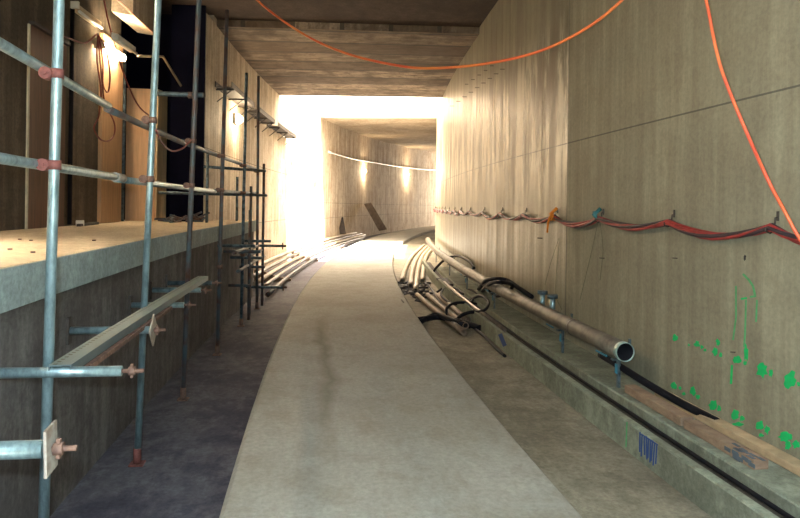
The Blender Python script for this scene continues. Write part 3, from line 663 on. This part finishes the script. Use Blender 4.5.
def stroke(l, w_, off, parent, mat, name='paint_line', th=.0012):
    for (x0, y0), (x1, y1) in zip(l, l[1:]):
        dx, dy = x1-x0, y1-y0; ln = sqrt(dx*dx+dy*dy); nx, ny = -dy/ln*w_/2, dx/ln*w_/2; fr = []; bk = []
        for x, y in ((x0+nx, y0+ny), (x1+nx, y1+ny), (x1-nx, y1-ny), (x0-nx, y0-ny)):
            s_, z = hit(x, y, off); fr.append(P(s_, off-th, z)); bk.append(P(s_, off+.001, z))
        mb = MB(); mb.add(fr+bk, [(0, 1, 2, 3), (7, 6, 5, 4)] + [(k, (k+1) % 4, 4+(k+1) % 4, 4+k) for k in range(4)]); sub(mb, name, mat, parent)
for l, w_, m_ in (([(743, 274), (749, 280), (753, 286), (755, 295)], 2.0, 'greenf'), ([(750, 297), (756, 296)], 2, 'greenf'), ([(741, 299), (747, 298)], 2, 'green'),
                  ([(736, 286), (736, 318), (733, 340)], 1.6, 'greenf'), ([(746, 300), (745, 335), (744, 347)], 1.6, 'greenf'), ([(757, 300), (756, 322)], 1.6, 'greenf'), ([(732, 365), (731, 384)], 2.2, 'green')):
    stroke(l, w_, WR, wr, m_)
blob(745, 257.5, 2.2, 5.5, WR, wr, 'mesh', 91, name='tie_hole')
for k, (x, y) in enumerate(((675, 258), (733, 352), (540, 238), (602, 258))): stroke([(x-2.5, y), (x+2.5, y+.3)], 1.1, WR, wr, 'tray', 'tie_mark')
for k in range(9):
    x = 452+k*6.3; y = 106-k*4.6; stroke([(x-2.2, y), (x+2.2, y)], 1.0, WR, wr, 'tray', 'tie_mark'); 
    if k > 2: stroke([(x-6, y-8), (x-2.5, y-8)], .9, WR, wr, 'tray', 'tie_mark')
for k in range(9): stroke([(640+k*2.1, 432+k*1.4+(k % 3)), (640+k*2.0+random.uniform(-1, 1), 452+k*1.5+(k % 2)*3)], 1.3, 1.86, kb, 'bluemark', 'marker_line')
stroke([(641, 434), (658, 445)], 1.3, 1.86, kb, 'bluemark', 'marker_line')
stroke([(627, 422), (626, 447)], 1.2, 1.86, kb, 'greenf', 'marker_line')
stroke([(500, 334), (505, 346)], 4, 1.86, kb, 'bluemark', 'marker_line')

# ------------------------------------------------------------------ big pipe on supports, right
PO = 2.17; PZ = .405
n = 40; s_a = hit(625, 352, PO)[0]; PZ = hit(625, 352, PO)[1]; s_b = 24.5
bpipe = thing('drain_pipe', 'large open-ended grey pipe raised on brackets along the right wall', 'pipe', P(s_a, PO, PZ))
MB().tube([P(s_a+(s_b-s_a)*i/n, PO, PZ) for i in range(n+1)], .079, 24, hollow=.95).build('pipe_run', 'bigpipe', bpipe)
MB().tube([P(s_a+.004+i*1.5, PO, PZ) for i in range(6)], .0742, 24, hollow=.96).build('bore_shade', 'black', bpipe)  # black sleeve puts the darkness inside the pipe into colour
MB().tube([P(s_a-.012, PO, PZ), P(s_a+.05, PO, PZ)], .0805, 24, hollow=.93).build('end_rim', 'pipeend', bpipe)['label'] = 'pale cyan rim at the open end'
for q in (s_a+1.15, s_a+4.2, s_a+7.2, s_a+10.5):
    MB().tube([P(q, PO, PZ), P(q+.02, PO, PZ)], .0825, 24, hollow=.93).build('joint_ring', 'steel', bpipe)
for k, q in enumerate((s_a+.12, s_a+1.5, s_a+4.6, s_a+7.0, s_a+9.5, s_a+13)):
    f, rr = dirs(q)
    mb = MB(); mb.bar(P(q, PO, .087), P(q, PO, PZ-.08), .022, .04, f)
    mb.bar(P(q, PO-.06, PZ-.088), P(q, PO+.1, PZ-.088), .05, .014)
    mb.bar(P(q, PO+.095, PZ-.09), P(q, PO+.095, PZ+.085), .014, .03, f)
    mb.build('pipe_bracket', 'galvdk', bpipe)
    if k < 4:
        m2 = MB(); m2.bar(P(q-.02, PO-.03, PZ-.12), P(q-.02, PO-.03, PZ-.2), .01, .035, f); m2.bar(P(q+.05, PO-.085, PZ-.07), P(q+.28, PO-.085, PZ-.07), .008, .014)
        m2.build('tape_tab', 'blue', bpipe)['label'] = 'blue tape tab'
# two flanged bolts behind the pipe
for k, (x, y0, y1) in enumerate(((542.5, 291.5, 306), (552.5, 295.5, 310))):
    s_, z1 = hit(x, y0, 2.275); t = thing('flanged_stub', ['flanged steel stub behind the pipe, farther of the pair', 'flanged steel stub behind the pipe, nearer of the pair'][k], 'stub', P(s_, 2.275, PZ-.04), 'flanged stubs behind the pipe')
    MB().tube([P(s_, 2.275, PZ-.04), P(s_, 2.275, z1-.02)], .032, 12).build('post', 'galv', t)
    MB().tube([P(s_, 2.275, z1-.03), P(s_, 2.275, z1+.01)], .062, 12).build('flange', 'galvdk', t)
# black hose out of the pipe end
o = MB().tube(cat_curve([P(s_a+.5, PO, PZ-.13), P(s_a+.1, PO+.03, PZ-.16), P(s_a-.25, PO+.09, PZ-.21), P(s_a-.6, PO+.17, PZ-.26), P(s_a-.95, PO+.24, .12)], 8), .03, 10).build('hose', 'black')
tag(o, 'black hose running down below the open end of the large pipe', 'hose')
# timbers on the ledge
def timber(x0, y0, x1, y1, w_, h_, mat, label, dz=0.0, off=2.2, bev=.006):
    sa_ = hit(x0, y0, off)[0]; sb_ = hit(x1, y1, off)[0]; a = P(sa_, off, 0.087+h_/2+dz); b = P(sb_, off, 0.087+h_/2+dz); mb = MB(); mb.bar(a, b, w_, h_)
    return tag(mb.build('timber_beam', mat, bevel=bev), label, 'timber')
timber(630, 393, 687, 425, .10, .065, 'timber', 'reddish rough timber beam on the ledge, nearer the open pipe end')
timber(690, 427, 761, 468, .10, .06, 'timber', 'pale brown rough timber beam with a grey-blue smudge at its end')
tm2 = bpy.data.objects['timber_beam.001']; rr_ = random.Random(5); mbs = MB()
for k in range(9):
    q = hit(736, 455, 2.15)[0]+rr_.uniform(-.16, .1); p_ = P(q, 2.1485, .10+rr_.random()*.03); f_, r_ = dirs(q); mbs.box(p_, f_, r_, (0, 0, 1), .03, .0012, .012)
    p_ = P(q, 2.16+rr_.random()*.05, .1475); mbs.box(p_, f_, r_, (0, 0, 1), .03, .012, .001)
sub(mbs, 'paint_smudge', 'bluegrey', tm2)
tb = timber(660, 400, 860, 518, .10, .05, 'timber_pale', 'thin pale board lying between the timber beams and the wall', off=2.40)
pl = MB().sweep([(2.0, .062), (2.1, .112), (2.13, .112), (2.03, .062)], 2.6, 5.6)
o = MB(); o.tube([P(q, 2.05, .016) for q in (1.5, 3, 4.5, 6, 8, 10, 12)], .014, 8); tag(o.build('trench_cable', 'black'), 'black cable lying in the trench behind the kerb', 'cable')
o = MB(); o.tube([P(q, 1.975, .026) for q in (8.5, 10, 12, 14)], .024, 10); tag(o.build('conduit', 'brownpipe'), 'dusty brown conduit lying in the trench below the large pipe', 'conduit')
o = MB(); o.tube([P(q, 1.90, .086) for q in (8.2, 10, 12, 13.5)], .024, 10); tag(o.build('conduit', 'steel'), 'thin grey conduit lying on top of the kerb beside the brown one', 'conduit')

# ------------------------------------------------------------------ cream conduits in the right trough and cable jumble
def gpt(x, y, z): 
    d_ = ray(x, y); return Vector((0, 0, EYE))+d_*((z-EYE)/d_.z)
for k, l in enumerate(([(402, 281), (406, 267), (413, 255), (424, 245)], [(410.5, 286), (413, 268), (418, 256), (427, 246)],
                      [(415.5, 291), (418, 270), (422, 256.5), (430, 247)], [(422.5, 281), (423.5, 268), (426, 257), (432, 248.5)])):
    o = MB().tube(cat_curve([gpt(x, y, -.09) for x, y in l], 6), .055, 14, hollow=.85).build('conduit_pipe', 'pvc')
    tag(o, 'cream pipe in the right trough beside the slab, ' + ['closest to the slab', 'second from the slab', 'third from the slab', 'farthest from the slab'][k], 'pipe', 'cream pipes bundled in the right trough')
for k, (x0, y0, x1, y1, lab) in enumerate(((440, 284, 520, 352, 'nearest the slab'), (450, 286, 535, 350, 'in the middle'), (459, 284, 545, 346, 'nearest the kerb'))):
    p0 = gpt(x0, y0, -.08+.0*k); sa_, oa = so(p0); oa = min(oa, 1.72-.13*(2-k)); oa = 1.30+.2*k; sa_ = 12.9; pts = [P(sa_-(sa_-9.0-.5*k)*i/8, oa+(1.78-.12*(2-k)-oa)*i/8, -.09) for i in range(9)]
    o = MB().tube(pts, .045, 12, hollow=.85).build('conduit_pipe', 'brownpipe'); tag(o, 'brown pipe lying along the foot of the kerb, ' + lab, 'pipe', 'brown pipes by the kerb')
def gcable(l, r_, lab, zs=None, mat='black', name='loose_cable'):
    pts = []
    for x, y, z in l:
        p = gpt(x, y, FZ+r_+z)
        if so(p)[1] > 2.42:
            s_, z_ = hit(x, y, 2.42); p = P(s_, 2.42, z_)
        pts.append(p)
    o = MB().tube(cat_curve(pts, 7), r_, 8).build(name, mat); return tag(o, lab, 'cable')
gcable([(431, 277, 0), (436, 268, .25), (446, 259, .5), (458, 256, .62), (470, 262, .55), (474, 268, .4)], .03, 'thick black cable arching over the far part of the large pipe')
gcable([(478, 290, 0), (482, 285, .45), (487, 280, .62), (498, 279, .68), (508, 281, .66), (520, 289, .6), (532, 297, .42)], .032, 'thick black cable thrown over the middle of the large pipe')
gcable([(482, 292, .1), (490, 284, .60), (500, 282, .72), (512, 285, .62), (508, 292, .4), (497, 296, .3), (489, 290, .35)], .026, 'coil of black cable hanging round the pipe above the brown pipes')
gcable([(447, 316, 0), (447, 308, .12), (455, 303, .18), (470, 303, .18), (480, 306, .12), (483, 316, 0)], .022, 'black cable loop standing up in the right trough')
gcable([(410, 321, .0), (425, 319, .02), (438, 317, .04), (452, 320, .03), (468, 324, .02), (480, 328, 0)], .045, 'heavy black cable lying across the right trough')
gcable([(420, 322, .0), (435, 315, .06), (447, 318, .07), (458, 323, .05), (470, 326, 0)], .04, 'second heavy black cable crossing the right trough, partly on the first')
gcable([(399, 301, .0), (401, 300, .12), (404, 304, .12), (403, 309, 0)], .014, 'tiny black hooked wire end sticking up beside the slab')
gcable([(425, 280, 0), (432, 290, 0), (440, 302, 0), (452, 314, 0), (462, 320, 0), (474, 328, 0), (486, 338, 0), (498, 350, 0), (505, 356, 0)], .02, 'long black cable trailing along the trough beside the brown pipes')
gcable([(421, 272, 0), (424, 262, 0), (421, 254, 0), (423, 248, 0)], .016, 'thin black cable beside the cream pipes')
gcable([(452, 283, .0), (458, 290, .12), (466, 294, .15), (474, 290, .15), (470, 300, .12), (478, 305, .1), (482, 312, .1)], .03, 'tangled black cable between the brown pipes and the large pipe')
gcable([(462, 300, .05), (468, 290, .2), (476, 294, .2), (480, 302, .12), (472, 308, .08), (462, 306, .08)], .024, 'coiled black cable lying on the brown pipes')
gcable([(437, 292, 0), (446, 287, .12), (457, 289, .16), (466, 297, .1), (458, 304, .06), (447, 301, .08), (441, 293, .1), (450, 285, .16), (462, 287, .14)], .022, 'black cable coil hooked over the far ends of the brown pipes')
gcable([(470, 300, .14), (480, 296, .3), (488, 301, .34), (486, 309, .28), (477, 311, .2), (470, 305, .16), (474, 298, .2)], .022, 'small black cable coil under the middle of the large pipe')
gcable([(455, 322, .03), (462, 315, .12), (474, 312, .16), (486, 316, .14), (494, 324, .08), (500, 333, .02)], .028, 'black cable arching over the brown pipes beside the kerb')
# black sheeting and rubble under the pipe ends
def heap(x0, y0, x1, y1, n, size, mat, name, label, cat):
    mb = MB(); rnd = random.Random(x0)
    for _ in range(n):
        p = gpt(rnd.uniform(x0, x1), rnd.uniform(y0, y1), FZ+.01); a = rnd.random()*6.28; d_ = Vector((cos(a), sin(a), rnd.uniform(-.1, .3))).normalized()
        mb.bar(p-d_*size*.3, p+d_*size, size*.5, size*.25)
    o = mb.build(name, mat); o['kind'] = 'stuff'; return tag(o, label, cat)
heap(393, 283, 427, 295, 60, .16, 'mesh', 'black_rag_heap', 'black scraps heaped under the ends of the cream pipes', 'scraps')
heap(413, 296, 424, 301, 16, .10, 'mesh', 'black_rag_scrap', 'small heap of dark scraps below the cream pipe ends', 'scraps')
tr_ = MB(); a, b, c = gpt(436, 279, .05), gpt(461, 278, .05), gpt(446, 288, -.05); nn = Vector((0, 0, .02))
tr_.add([a, b, c, a+nn, b+nn, c+nn], [(0, 1, 2), (5, 4, 3), (0, 3, 4, 1), (1, 4, 5, 2), (2, 5, 3, 0)]); tag(tr_.build('black_sheet', 'mesh'), 'black triangular sheet lying over the ends of the brown pipes', 'sheet')
for k, (x, y) in enumerate(((395, 205), ) if False else ()): pass
